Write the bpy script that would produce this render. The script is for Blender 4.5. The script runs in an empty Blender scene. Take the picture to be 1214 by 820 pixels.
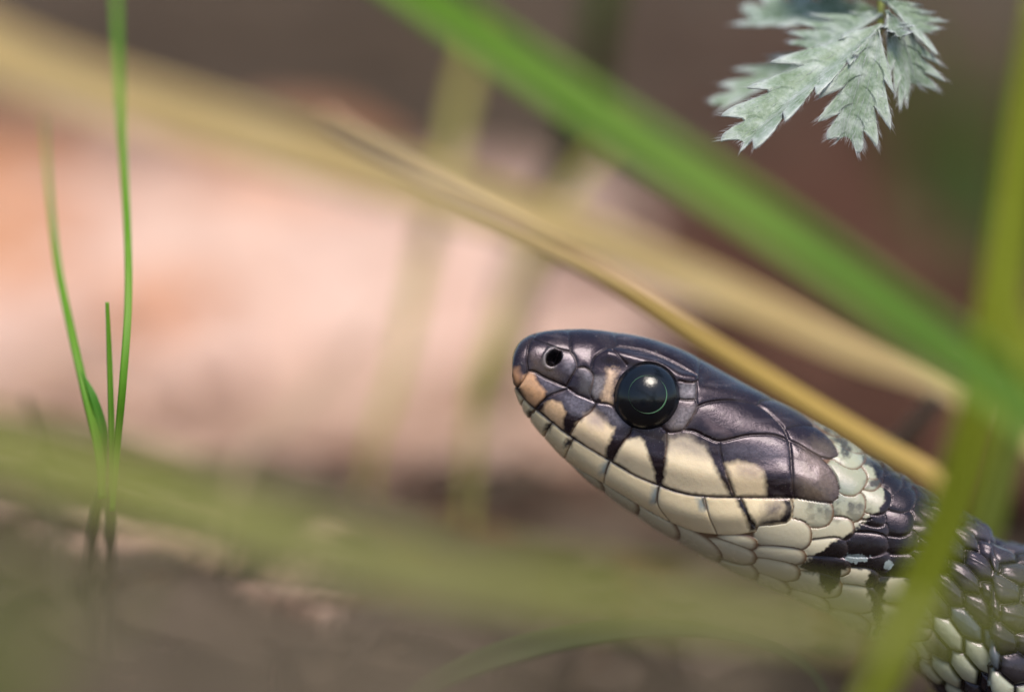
import bpy, math, random
import numpy as np
from mathutils import Vector

random.seed(11)
rng = np.random.default_rng(5)
U = 0.001                                   # everything below is worked out in millimetres

# ------------------------------------------------------------------ camera, sky, sun, exposure
PITCH = math.radians(7.0)
DIST = 322.0                                # lens to the plane of focus, mm
FPX = 4889.0                                # focal length in photograph pixels (1214 wide)
CAM_H = 76.6                                # lens above the ground, mm
CW, CH = 607.0, 410.0
c_, s_ = math.cos(PITCH), math.sin(PITCH)
DIRV = np.array([0.0, c_, -s_]); UPV = np.array([0.0, s_, c_]); RTV = np.array([1.0, 0.0, 0.0])
CAMP = np.array([0.0, 0.0, CAM_H])
FOC = CAMP + DIST * DIRV

sc = bpy.context.scene
col = sc.collection
cam_d = bpy.data.cameras.new('camera'); cam = bpy.data.objects.new('camera', cam_d); col.objects.link(cam)
cam.location = CAMP * U
cam.rotation_euler = (math.pi / 2 - PITCH, 0, 0)
cam_d.sensor_width = 36.0; cam_d.lens = 36.0 * FPX / 1214.0
cam_d.clip_start = 0.005; cam_d.clip_end = 500.0
cam_d.dof.use_dof = True
cam_d.dof.focus_distance = (DIST - 0.2) * U
APERTURE = 17.0                             # entrance pupil, mm
cam_d.dof.aperture_fstop = cam_d.lens / APERTURE
sc.camera = cam

SUN_TO = Vector((0.22, -0.42, 0.88)).normalized()
world = bpy.data.worlds.new('World'); sc.world = world; world.use_nodes = True
wn = world.node_tree.nodes; wl = world.node_tree.links; wn.clear()
sky = wn.new('ShaderNodeTexSky'); sky.sky_type = 'NISHITA'; sky.sun_disc = False
sky.sun_elevation = math.asin(SUN_TO.z)
sky.sun_rotation = math.atan2(SUN_TO.x, SUN_TO.y)
sky.air_density = 1.2; sky.dust_density = 2.0; sky.ozone_density = 1.0
bg = wn.new('ShaderNodeBackground'); bg.inputs['Strength'].default_value = 0.06
wo = wn.new('ShaderNodeOutputWorld'); wl.new(sky.outputs[0], bg.inputs[0]); wl.new(bg.outputs[0], wo.inputs[0])
sun_d = bpy.data.lights.new('sun', 'SUN'); sun = bpy.data.objects.new('sun', sun_d); col.objects.link(sun)
sun_d.energy = 1.5; sun_d.angle = math.radians(26); sun_d.color = (1.0, 0.91, 0.79)
sun.rotation_euler = SUN_TO.to_track_quat('Z', 'Y').to_euler()
sun.location = (0, 0, 2)
sc.view_settings.view_transform = 'Standard'; sc.view_settings.look = 'None'
sc.view_settings.gamma = 1.0; sc.view_settings.use_curve_mapping = False
sc.view_settings.exposure = 1.32
sc.cycles.use_denoising = True
sc.cycles.max_bounces = 8

# ------------------------------------------------------------------ helpers
def at(px, py, n):
    """world point (mm) seen at photograph pixel px,py and n mm beyond the plane of focus"""
    k = (DIST + n) / FPX
    return CAMP + (DIST + n) * DIRV + RTV * ((px - CW) * k) + UPV * ((CH - py) * k)

def to_px(P):
    Q = P - CAMP
    d = Q @ DIRV
    return CW + (Q @ RTV) * FPX / d, CH - (Q @ UPV) * FPX / d, d - DIST

def lin(r, g, b):
    f = lambda c: (c / 255 / 12.92) if c <= 10 else ((c / 255 + 0.055) / 1.055) ** 2.4
    return np.array([f(r), f(g), f(b)])

def catmull(pts, n):
    P = np.asarray(pts, float)
    if len(P) < 3:
        t = np.linspace(0, 1, n)[:, None]; return P[0] * (1 - t) + P[-1] * t
    Q = np.vstack([2 * P[0] - P[1], P, 2 * P[-1] - P[-2]])
    out = []
    for t in np.linspace(0, len(P) - 1, n):
        i = min(int(t), len(P) - 2); f = t - i
        a, b, c, d = Q[i], Q[i + 1], Q[i + 2], Q[i + 3]
        out.append(0.5 * (2 * b + (c - a) * f + (2 * a - 5 * b + 4 * c - d) * f * f + (3 * b - a - 3 * c + d) * f ** 3))
    return np.array(out)

def hash2(ix, iy, seed):
    h = (ix.astype(np.int64) * 374761393 + iy.astype(np.int64) * 668265263 + seed * 144665) & 0x7fffffff
    h = ((h ^ (h >> 13)) * 1274126177) & 0x7fffffff
    return ((h ^ (h >> 16)) & 0xffff) / 65535.0

def vnoise(x, y, seed=0):
    ix, iy = np.floor(x), np.floor(y); fx, fy = x - ix, y - iy
    fx = fx * fx * (3 - 2 * fx); fy = fy * fy * (3 - 2 * fy)
    a, b = hash2(ix, iy, seed), hash2(ix + 1, iy, seed)
    c, d = hash2(ix, iy + 1, seed), hash2(ix + 1, iy + 1, seed)
    return (a * (1 - fx) + b * fx) * (1 - fy) + (c * (1 - fx) + d * fx) * fy

def fbm(x, y, seed=0, o=4):
    v = 0; a = 0.5
    for k in range(o):
        v = v + a * vnoise(x * 2 ** k, y * 2 ** k, seed + k); a *= 0.5
    return v / (1 - 0.5 ** o)

def mesh_obj(name, V, F, mat, parent=None, smooth=True, colors=None, vec=None):
    """V in mm (world); F an (n,k) int array, or a list of faces"""
    me = bpy.data.meshes.new(name)
    V = np.asarray(V, np.float64) * U
    if isinstance(F, np.ndarray):
        n, k = F.shape
        me.vertices.add(len(V)); me.vertices.foreach_set('co', V.ravel().astype(np.float32))
        me.loops.add(n * k); me.loops.foreach_set('vertex_index', F.ravel().astype(np.int32))
        me.polygons.add(n); me.polygons.foreach_set('loop_start', np.arange(0, n * k, k, dtype=np.int32))
        me.update(calc_edges=True); me.validate()
    else:
        me.from_pydata([tuple(v) for v in V], [], F); me.update()
    if smooth: me.polygons.foreach_set('use_smooth', np.ones(len(me.polygons), bool))
    if colors is not None:
        a = me.color_attributes.new('pigment_and_sheen', 'FLOAT_COLOR', 'POINT')
        a.data.foreach_set('color', np.hstack([colors, np.ones((len(colors), 1))]).astype(np.float32).ravel())
    if vec is not None:
        a = me.attributes.new('lay', 'FLOAT_VECTOR', 'POINT')
        a.data.foreach_set('vector', np.asarray(vec, np.float32).ravel())
    me.materials.append(mat)
    o = bpy.data.objects.new(name, me); col.objects.link(o)
    if parent is not None:
        o.parent = parent; o.matrix_parent_inverse = parent.matrix_basis.inverted()
    return o

def empty(name, loc_mm):
    o = bpy.data.objects.new(name, None); col.objects.link(o); o.location = np.asarray(loc_mm) * U
    o.empty_display_size = 0.005
    return o

def tag(o, label=None, cat=None, group=None, kind=None):
    if label: o['label'] = label
    if cat: o['category'] = cat
    if group: o['group'] = group
    if kind: o['kind'] = kind
    return o

def grid_faces(nr, nc, wrap=False, off=0):
    i = np.arange(nr - 1)[:, None]; j = np.arange(nc if wrap else nc - 1)[None, :]
    j2 = (j + 1) % nc
    a = i * nc + j; b = i * nc + j2; c = (i + 1) * nc + j2; d = (i + 1) * nc + j
    return np.stack([a, b, c, d], -1).reshape(-1, 4) + off

# ------------------------------------------------------------------ materials
def new_mat(name):
    m = bpy.data.materials.new(name); m.use_nodes = True
    nt = m.node_tree; b = nt.nodes['Principled BSDF']
    return m, nt, b

def N(nt, t, **kw):
    n = nt.nodes.new(t)
    for k, v in kw.items():
        if k in n.inputs: n.inputs[k].default_value = v
        else: setattr(n, k, v)
    return n

def ramp(nt, fac, stops):
    r = nt.nodes.new('ShaderNodeValToRGB'); e = r.color_ramp.elements
    while len(e) < len(stops): e.new(0.5)
    for k, (p, c) in enumerate(stops): e[k].position = p; e[k].color = (*c, 1)
    nt.links.new(fac, r.inputs[0]); return r.outputs[0]

def blade_mat(name, c_dark, c_mid, c_light, trans=0.35, streak=9.0, rough=0.42, patch=0.05):
    m, nt, b = new_mat(name); L = nt.links
    at_ = N(nt, 'ShaderNodeAttribute', attribute_name='lay')
    mp = N(nt, 'ShaderNodeMapping'); mp.inputs['Scale'].default_value = (streak, 0.04, 1)
    L.new(at_.outputs['Vector'], mp.inputs[0])
    n1 = N(nt, 'ShaderNodeTexNoise', Scale=1.0, Detail=4.0); L.new(mp.outputs[0], n1.inputs['Vector'])
    mp2 = N(nt, 'ShaderNodeMapping'); mp2.inputs['Scale'].default_value = (0.6, patch, 1)
    L.new(at_.outputs['Vector'], mp2.inputs[0])
    n2 = N(nt, 'ShaderNodeTexNoise', Scale=1.0, Detail=5.0); L.new(mp2.outputs[0], n2.inputs['Vector'])
    mx = N(nt, 'ShaderNodeMath', operation='MULTIPLY_ADD'); L.new(n1.outputs['Fac'], mx.inputs[0]); mx.inputs[1].default_value = 0.45
    m2 = N(nt, 'ShaderNodeMath', operation='MULTIPLY'); L.new(n2.outputs['Fac'], m2.inputs[0]); m2.inputs[1].default_value = 0.55
    L.new(m2.outputs[0], mx.inputs[2])
    cr = ramp(nt, mx.outputs[0], [(0.32, c_dark), (0.5, c_mid), (0.68, c_light)])
    L.new(cr, b.inputs['Base Color']); b.inputs['Roughness'].default_value = rough; b.inputs['Specular IOR Level'].default_value = 0.28
    bp = N(nt, 'ShaderNodeBump', Strength=0.5, Distance=0.0001); L.new(n1.outputs['Fac'], bp.inputs['Height'])
    L.new(bp.outputs[0], b.inputs['Normal'])
    tr = N(nt, 'ShaderNodeBsdfTranslucent'); L.new(cr, tr.inputs[0])
    ms = N(nt, 'ShaderNodeMixShader'); ms.inputs[0].default_value = trans
    L.new(b.outputs[0], ms.inputs[1]); L.new(tr.outputs[0], ms.inputs[2])
    L.new(ms.outputs[0], nt.nodes['Material Output'].inputs[0])
    return m

M = {}
M['green'] = blade_mat('fresh_green_blade', (0.05, 0.16, 0.008), (0.13, 0.28, 0.02), (0.30, 0.44, 0.075), streak=2.2)
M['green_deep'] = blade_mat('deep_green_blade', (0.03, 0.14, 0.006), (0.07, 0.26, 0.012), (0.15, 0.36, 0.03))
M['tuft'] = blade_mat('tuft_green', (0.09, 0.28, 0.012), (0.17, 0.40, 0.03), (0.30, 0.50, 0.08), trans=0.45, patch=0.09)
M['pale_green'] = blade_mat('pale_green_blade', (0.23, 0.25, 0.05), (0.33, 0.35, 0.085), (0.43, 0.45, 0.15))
M['arched'] = blade_mat('dark_green_blade', (0.045, 0.085, 0.012), (0.075, 0.125, 0.024), (0.12, 0.17, 0.04))  # darkest of the green blade colours
M['dull'] = blade_mat('dull_green_blade', (0.17, 0.22, 0.035), (0.24, 0.29, 0.055), (0.31, 0.35, 0.09))
M['olive'] = blade_mat('olive_blade', (0.27, 0.26, 0.045), (0.38, 0.35, 0.08), (0.48, 0.44, 0.14))
M['yellowgreen'] = blade_mat('yellow_green_blade', (0.22, 0.27, 0.015), (0.31, 0.36, 0.03), (0.42, 0.46, 0.07))
M['straw'] = blade_mat('dry_straw', (0.46, 0.31, 0.12), (0.65, 0.48, 0.21), (0.78, 0.63, 0.35), trans=0.2)
M['straw_ochre'] = blade_mat('ochre_straw', (0.38, 0.24, 0.05), (0.54, 0.37, 0.10), (0.70, 0.53, 0.22), trans=0.12, patch=0.02)
_m = M['straw_ochre']; _nt = _m.node_tree; _b = _nt.nodes['Principled BSDF']
_lk = _b.inputs['Base Color'].links[0].from_socket
_a = N(_nt, 'ShaderNodeAttribute', attribute_name='lay'); _sx = N(_nt, 'ShaderNodeSeparateXYZ'); _nt.links.new(_a.outputs['Vector'], _sx.inputs[0])
_r = N(_nt, 'ShaderNodeMapRange'); _nt.links.new(_sx.outputs['Y'], _r.inputs[0]); _r.inputs[1].default_value = 12.0; _r.inputs[2].default_value = 34.0
_mx = N(_nt, 'ShaderNodeMix', data_type='RGBA'); _nt.links.new(_r.outputs[0], _mx.inputs['Factor'])
_mx.inputs[6].default_value = (0.80, 0.60, 0.40, 1); _nt.links.new(_lk, _mx.inputs[7]); _nt.links.new(_mx.outputs[2], _b.inputs['Base Color'])
M['dead_brown'] = blade_mat('dead_brown_blade', (0.14, 0.105, 0.07), (0.22, 0.175, 0.125), (0.32, 0.265, 0.20), trans=0.15)

def leaf_mat(name, c1, c2, c3, trans=0.25, scale=60):
    m, nt, b = new_mat(name); L = nt.links
    tc = N(nt, 'ShaderNodeTexCoord')
    n = N(nt, 'ShaderNodeTexNoise', Scale=scale, Detail=6.0, Roughness=0.6); L.new(tc.outputs['Object'], n.inputs['Vector'])
    cr = ramp(nt, n.outputs['Fac'], [(0.34, c1), (0.5, c2), (0.66, c3)])
    L.new(cr, b.inputs['Base Color']); b.inputs['Roughness'].default_value = 0.75; b.inputs['Specular IOR Level'].default_value = 0.12
    n2 = N(nt, 'ShaderNodeTexNoise', Scale=scale * 12, Detail=4.0); L.new(tc.outputs['Object'], n2.inputs['Vector'])
    bp = N(nt, 'ShaderNodeBump', Strength=0.5, Distance=0.0004); L.new(n2.outputs['Fac'], bp.inputs['Height']); L.new(bp.outputs[0], b.inputs['Normal'])
    tr = N(nt, 'ShaderNodeBsdfTranslucent'); L.new(cr, tr.inputs[0])
    ms = N(nt, 'ShaderNodeMixShader'); ms.inputs[0].default_value = trans
    L.new(b.outputs[0], ms.inputs[1]); L.new(tr.outputs[0], ms.inputs[2]); L.new(ms.outputs[0], nt.nodes['Material Output'].inputs[0])
    return m
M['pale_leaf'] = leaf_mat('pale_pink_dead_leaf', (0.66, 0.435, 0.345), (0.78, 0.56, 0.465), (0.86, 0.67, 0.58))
M['orange_leaf'] = leaf_mat('orange_brown_dead_leaf', (0.46, 0.19, 0.09), (0.60, 0.29, 0.16), (0.70, 0.40, 0.25))
M['brown_leaf'] = leaf_mat('red_brown_dead_leaf', (0.055, 0.026, 0.017), (0.095, 0.045, 0.030), (0.145, 0.072, 0.05))
M['grey_leaf'] = leaf_mat('grey_brown_dead_leaf', (0.05, 0.035, 0.024), (0.09, 0.065, 0.046), (0.145, 0.107, 0.078))  # dark tone stands in for shade on the far ground
M['faint'] = blade_mat('bleached_stalk', (0.40, 0.28, 0.19), (0.52, 0.38, 0.27), (0.62, 0.48, 0.36))
M['moss'] = leaf_mat('moss', (0.03, 0.04, 0.012), (0.06, 0.075, 0.022), (0.10, 0.115, 0.035), scale=200)

m, nt, b = new_mat('soil'); L = nt.links
tc = N(nt, 'ShaderNodeTexCoord')
n1 = N(nt, 'ShaderNodeTexNoise', Scale=9.0, Detail=8.0, Roughness=0.65); L.new(tc.outputs['Object'], n1.inputs['Vector'])
n2 = N(nt, 'ShaderNodeTexNoise', Scale=420.0, Detail=6.0, Roughness=0.7); L.new(tc.outputs['Object'], n2.inputs['Vector'])
mx = N(nt, 'ShaderNodeMath', operation='MULTIPLY_ADD'); L.new(n2.outputs['Fac'], mx.inputs[0]); mx.inputs[1].default_value = 0.5
mm = N(nt, 'ShaderNodeMath', operation='MULTIPLY'); L.new(n1.outputs['Fac'], mm.inputs[0]); mm.inputs[1].default_value = 0.5; L.new(mm.outputs[0], mx.inputs[2])
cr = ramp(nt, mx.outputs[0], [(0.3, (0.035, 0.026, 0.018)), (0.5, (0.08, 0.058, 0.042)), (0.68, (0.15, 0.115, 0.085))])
L.new(cr, b.inputs['Base Color']); b.inputs['Roughness'].default_value = 0.95; b.inputs['Specular IOR Level'].default_value = 0.05
bp = N(nt, 'ShaderNodeBump', Strength=0.8, Distance=0.001); L.new(n2.outputs['Fac'], bp.inputs['Height']); L.new(bp.outputs[0], b.inputs['Normal'])
M['soil'] = m

m, nt, b = new_mat('snake_skin'); L = nt.links
at_ = N(nt, 'ShaderNodeAttribute', attribute_name='pigment_and_sheen')
tc = N(nt, 'ShaderNodeTexCoord')
nA = N(nt, 'ShaderNodeTexNoise', Scale=900.0, Detail=6.0, Roughness=0.65); L.new(tc.outputs['Object'], nA.inputs['Vector'])
nB = N(nt, 'ShaderNodeTexNoise', Scale=3500.0, Detail=4.0, Roughness=0.7); L.new(tc.outputs['Object'], nB.inputs['Vector'])
L.new(at_.outputs['Color'], b.inputs['Base Color'])
mr = N(nt, 'ShaderNodeMapRange'); L.new(nA.outputs['Fac'], mr.inputs[0])
mr.inputs[1].default_value = 0.3; mr.inputs[2].default_value = 0.7; mr.inputs[3].default_value = 0.10; mr.inputs[4].default_value = 0.36
L.new(mr.outputs[0], b.inputs['Roughness'])
b.inputs['Specular IOR Level'].default_value = 0.45; b.inputs['Specular Tint'].default_value = (0.95, 0.80, 1.0, 1)
b.inputs['Coat Weight'].default_value = 0.2; b.inputs['Coat Roughness'].default_value = 0.09
b.inputs['Subsurface Weight'].default_value = 0.15; b.inputs['Subsurface Scale'].default_value = 0.0005; b.inputs['Subsurface Radius'].default_value = (1.0, 0.6, 0.35)
bp = N(nt, 'ShaderNodeBump', Strength=0.35, Distance=0.00004); L.new(nB.outputs['Fac'], bp.inputs['Height'])
nC = N(nt, 'ShaderNodeTexNoise', Scale=1500.0, Detail=8.0, Roughness=0.75); L.new(tc.outputs['Object'], nC.inputs['Vector'])
bp2 = N(nt, 'ShaderNodeBump', Strength=0.45, Distance=0.00007); L.new(nC.outputs['Fac'], bp2.inputs['Height']); L.new(bp.outputs[0], bp2.inputs['Normal'])
L.new(bp2.outputs[0], b.inputs['Normal'])
M['skin'] = m

m, nt, b = new_mat('eye'); L = nt.links
b.inputs['Base Color'].default_value = (0.004, 0.006, 0.010, 1); b.inputs['Roughness'].default_value = 0.07
b.inputs['Specular IOR Level'].default_value = 0.5
tc = N(nt, 'ShaderNodeTexCoord'); n = N(nt, 'ShaderNodeTexNoise', Scale=800.0, Detail=6.0, Roughness=0.7); L.new(tc.outputs['Object'], n.inputs['Vector'])
bp = N(nt, 'ShaderNodeBump', Strength=0.4, Distance=0.0001); L.new(n.outputs['Fac'], bp.inputs['Height']); L.new(bp.outputs[0], b.inputs['Normal'])
M['eye'] = m
m, nt, b = new_mat('iris_ring'); b.inputs['Base Color'].default_value = (0.08, 0.19, 0.10, 1); b.inputs['Roughness'].default_value = 0.25; M['iris'] = m

m, nt, b = new_mat('silver_leaf'); L = nt.links
at_ = N(nt, 'ShaderNodeAttribute', attribute_name='lay')
tc = N(nt, 'ShaderNodeTexCoord')
n1 = N(nt, 'ShaderNodeTexNoise', Scale=600.0, Detail=6.0, Roughness=0.7); L.new(tc.outputs['Object'], n1.inputs['Vector'])
cr = ramp(nt, n1.outputs['Fac'], [(0.32, (0.10, 0.165, 0.08)), (0.5, (0.22, 0.295, 0.22)), (0.66, (0.40, 0.46, 0.43))])
sx = N(nt, 'ShaderNodeSeparateXYZ'); L.new(at_.outputs['Vector'], sx.inputs[0])
em = N(nt, 'ShaderNodeMapRange'); L.new(sx.outputs['X'], em.inputs[0]); em.inputs[1].default_value = 0.72; em.inputs[2].default_value = 1.0; em.inputs[4].default_value = 0.55
wm = N(nt, 'ShaderNodeMix', data_type='RGBA'); L.new(em.outputs[0], wm.inputs['Factor']); L.new(cr, wm.inputs[6]); wm.inputs[7].default_value = (0.62, 0.66, 0.66, 1)
L.new(wm.outputs[2], b.inputs['Base Color']); b.inputs['Roughness'].default_value = 0.55
b.inputs['Sheen Weight'].default_value = 0.5; b.inputs['Sheen Roughness'].default_value = 0.4
n2 = N(nt, 'ShaderNodeTexNoise', Scale=4000.0, Detail=4.0); L.new(tc.outputs['Object'], n2.inputs['Vector'])
bp = N(nt, 'ShaderNodeBump', Strength=0.6, Distance=0.0001); L.new(n2.outputs['Fac'], bp.inputs['Height']); L.new(bp.outputs[0], b.inputs['Normal'])
M['silver'] = m
m, nt, b = new_mat('silky_hair'); b.inputs['Base Color'].default_value = (0.66, 0.70, 0.74, 1); b.inputs['Roughness'].default_value = 0.35
M['hair'] = m

# ------------------------------------------------------------------ ground
def build_ground():
    n = 260
    t = np.linspace(-1, 1, n)
    g = np.sinh(t * 9.0) / np.sinh(9.0)
    X, Y = np.meshgrid(g * 60000.0, g * 60000.0 + 500.0)
    r = np.hypot(X, Y)
    Z = (fbm(X / 35 + 50, Y / 35 + 50, 3, 5) - 0.62) * 9.0 * np.exp(-(r / 6000) ** 2)
    Z += (fbm(X / 4000 + 9, Y / 4000 + 7, 8, 3) - 0.5) * 900.0 * np.clip((r - 3000) / 15000, 0, 1)
    Z = np.where(r < 420, np.minimum(Z, 1.5), Z)
    V = np.stack([X.ravel(), Y.ravel(), Z.ravel()], 1)
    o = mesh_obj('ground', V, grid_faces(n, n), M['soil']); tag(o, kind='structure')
build_ground()

# ------------------------------------------------------------------ dead leaves and litter
def leaf_geo(L_, W_, curl, seed, nr=22, nc=9):
    u = np.linspace(0, 1, nr)[:, None]; v = np.linspace(-1, 1, nc)[None, :]
    hw = W_ * 0.5 * np.sin(np.pi * np.clip(u, 0, 1) ** 0.85) ** 0.8 * (1 + 0.10 * np.sin(u * 37 + seed) * np.abs(v))
    x = (u - 0.5) * L_ + 0 * v; y = v * hw
    z = curl * (np.abs(v) ** 1.6) * hw * 0.6 + curl * L_ * 0.35 * (u - 0.5) ** 2 + (vnoise(x / 9 + seed * 3.1 + 40, y / 9 + 40, seed) - 0.5) * 5
    z = z + np.abs(v) * 0.6 - 0.8 * np.exp(-(v / 0.12) ** 2) + 0.25 * np.sin(u * 50 - np.abs(v) * 4)
    top = np.stack([x, y, z], -1).reshape(-1, 3)
    bot = top.copy(); bot[:, 2] -= 0.35
    F = grid_faces(nr, nc)
    k = nr * nc
    Fb = F[:, ::-1] + k
    idx = np.arange(k).reshape(nr, nc)
    loop = np.concatenate([idx[0, :], idx[1:, -1], idx[-1, -2::-1], idx[-2:0:-1, 0]])
    nx = np.roll(loop, -1)
    rim = np.stack([loop, loop + k, nx + k, nx], 1)
    return np.vstack([top, bot]), np.vstack([F, Fb, rim])

def rot(a, ax):
    c, s = math.cos(a), math.sin(a)
    return np.array({'x': [[1, 0, 0], [0, c, -s], [0, s, c]], 'y': [[c, 0, s], [0, 1, 0], [-s, 0, c]], 'z': [[c, -s, 0], [s, c, 0], [0, 0, 1]]}[ax])

def leaf_at(x, y, z, L_, W_, az, tilt, curl, seed, lean=0.22):
    V, F = leaf_geo(L_, W_, curl, seed)
    R = rot(lean, 'x') @ rot(az, 'z') @ rot(tilt, 'x')
    V = V @ R.T + np.array([x, y, z])
    lo = V[:, 2].min()
    V[:, 2] += max(0, z - lo) if lo < z else 0
    return V, F

def ground_hit(px, py):
    d = DIRV + RTV * ((px - CW) / FPX) + UPV * ((CH - py) / FPX)
    k = -CAMP[2] / d[2]
    return CAMP + d * k

def litter(name, mat, label, spots, cat='leaf litter'):
    Vs, Fs, off = [], [], 0
    for (x, y, z, L_, W_, az, ti, cu, sd) in spots:
        V, F = leaf_at(x, y, z, L_, W_, az, ti, cu, sd)
        Vs.append(V); Fs.append(F + off); off += len(V)
    o = mesh_obj(name, np.vstack(Vs), np.vstack(Fs), mat)
    return tag(o, label, cat, kind='stuff')

def spread(n, pxr, pyr, zr, lr, seed, keep=None):
    r = random.Random(seed); out = []
    for k in range(n):
        x, y = r.uniform(*pxr), r.uniform(*pyr)
        q = (r.uniform(*lr), r.uniform(*zr), r.uniform(0.45, 0.7), r.uniform(0, 6.28), r.uniform(-0.25, 0.25), r.uniform(-0.2, 0.9), r.randrange(1000))
        if keep and not keep(x, y): continue
        g = ground_hit(x, y)
        out.append((g[0], g[1], q[1], q[0], q[0] * q[2], *q[3:]))
    return out

bare = lambda x, y: not ((x < 75 and 270 < y < 470) or (140 < x < 300 and 400 < y < 520) or (270 < x < 420 and 215 < y < 275))
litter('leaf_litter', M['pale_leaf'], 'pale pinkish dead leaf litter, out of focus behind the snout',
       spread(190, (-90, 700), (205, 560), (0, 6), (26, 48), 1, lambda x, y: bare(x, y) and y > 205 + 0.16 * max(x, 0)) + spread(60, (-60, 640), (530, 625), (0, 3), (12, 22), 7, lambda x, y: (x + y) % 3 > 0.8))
M['tan_leaf'] = leaf_mat('tan_dead_leaf', (0.42, 0.26, 0.19), (0.56, 0.38, 0.29), (0.68, 0.50, 0.40))
litter('leaf_litter', M['tan_leaf'], 'tan dead leaf litter, out of focus between the green band and the pale litter',
       spread(110, (-60, 760), (500, 625), (2, 6), (12, 24), 9) + spread(70, (330, 690), (515, 640), (3, 7), (14, 24), 11) + spread(12, (-40, 620), (300, 520), (6, 10), (16, 30), 14) + spread(45, (-60, 420), (620, 850), (0, 3), (8, 18), 10, lambda x, y: (x * 7 + y) % 3 > 1.3))
litter('leaf_litter', M['brown_leaf'], 'dark red-brown dead leaf litter, out of focus above and behind the head',
       spread(70, (690, 1300), (60, 620), (0, 5), (30, 60), 3) + spread(44, (420, 1000), (600, 840), (0, 3), (12, 26), 4))
litter('leaf_litter', M['grey_leaf'], 'grey-brown dead leaf litter, out of focus below the green band and along the top, its dark tone standing for shade there',
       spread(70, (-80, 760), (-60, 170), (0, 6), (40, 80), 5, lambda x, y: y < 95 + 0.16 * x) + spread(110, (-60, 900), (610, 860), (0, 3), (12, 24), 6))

def single_leaf(px, py, L_, W_, az, label, mat='orange_leaf', z=9.0, curl=0.5, seed=3, tilt=0.0, lean=0.55):
    g = ground_hit(px, py)
    V, F = leaf_at(g[0], g[1], z, L_, W_, az, tilt, curl, seed, lean)
    o = mesh_obj('dead_leaf', V, F, M[mat]); tag(o, label, 'leaf', 'single dead leaves among the pale litter'); return o
single_leaf(-14, 350, 44, 30, 0.3, 'orange-brown dead leaf among the pale litter, level with the drooping tip of the tuft', seed=5)
single_leaf(0, 462, 34, 22, 1.1, 'orange-brown dead leaf lying just behind the green grass tuft', seed=8)
single_leaf(225, 505, 24, 22, 1.5, 'red-orange dead leaf lying between the grass tuft and the leaning faint stalk', seed=12, lean=0.45)
single_leaf(350, 290, 40, 28, 0.2, 'tan-orange dead leaf lying under the broad straw blade', seed=21, lean=0.3)

# ------------------------------------------------------------------ the snake
EYE_PX = (766.4, 469.6); EYE_R = 38.0
ST = [  # top px, bottom px, half width mm
    ((607.5, 440), (608.0, 446), 0.35), ((607.5, 427), (610, 455), 1.25), ((611, 414), (613.5, 467), 1.9), ((619, 403), (619, 480), 2.45),
    ((633, 395.5), (628, 494), 2.95), ((655, 391.5), (645, 517), 3.5), ((690, 390), (672, 546), 4.2), ((730, 393.5), (705, 574), 4.9),
    ((770, 401), (740, 600), 5.6), ((812, 416), (780, 627), 6.2), ((855, 439), (825, 653), 6.8), ((900, 463), (875, 680), 7.3),
    ((945, 485), (925, 702), 7.5), ((985, 508), (970, 722), 7.4), ((1020, 532), (1015, 745), 7.2), ((1060, 556), (1060, 772), 7.2),
    ((1110, 588), (1105, 812), 7.5), ((1160, 618), (1155, 852), 7.9), ((1214, 648), (1205, 893), 8.4)]

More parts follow.
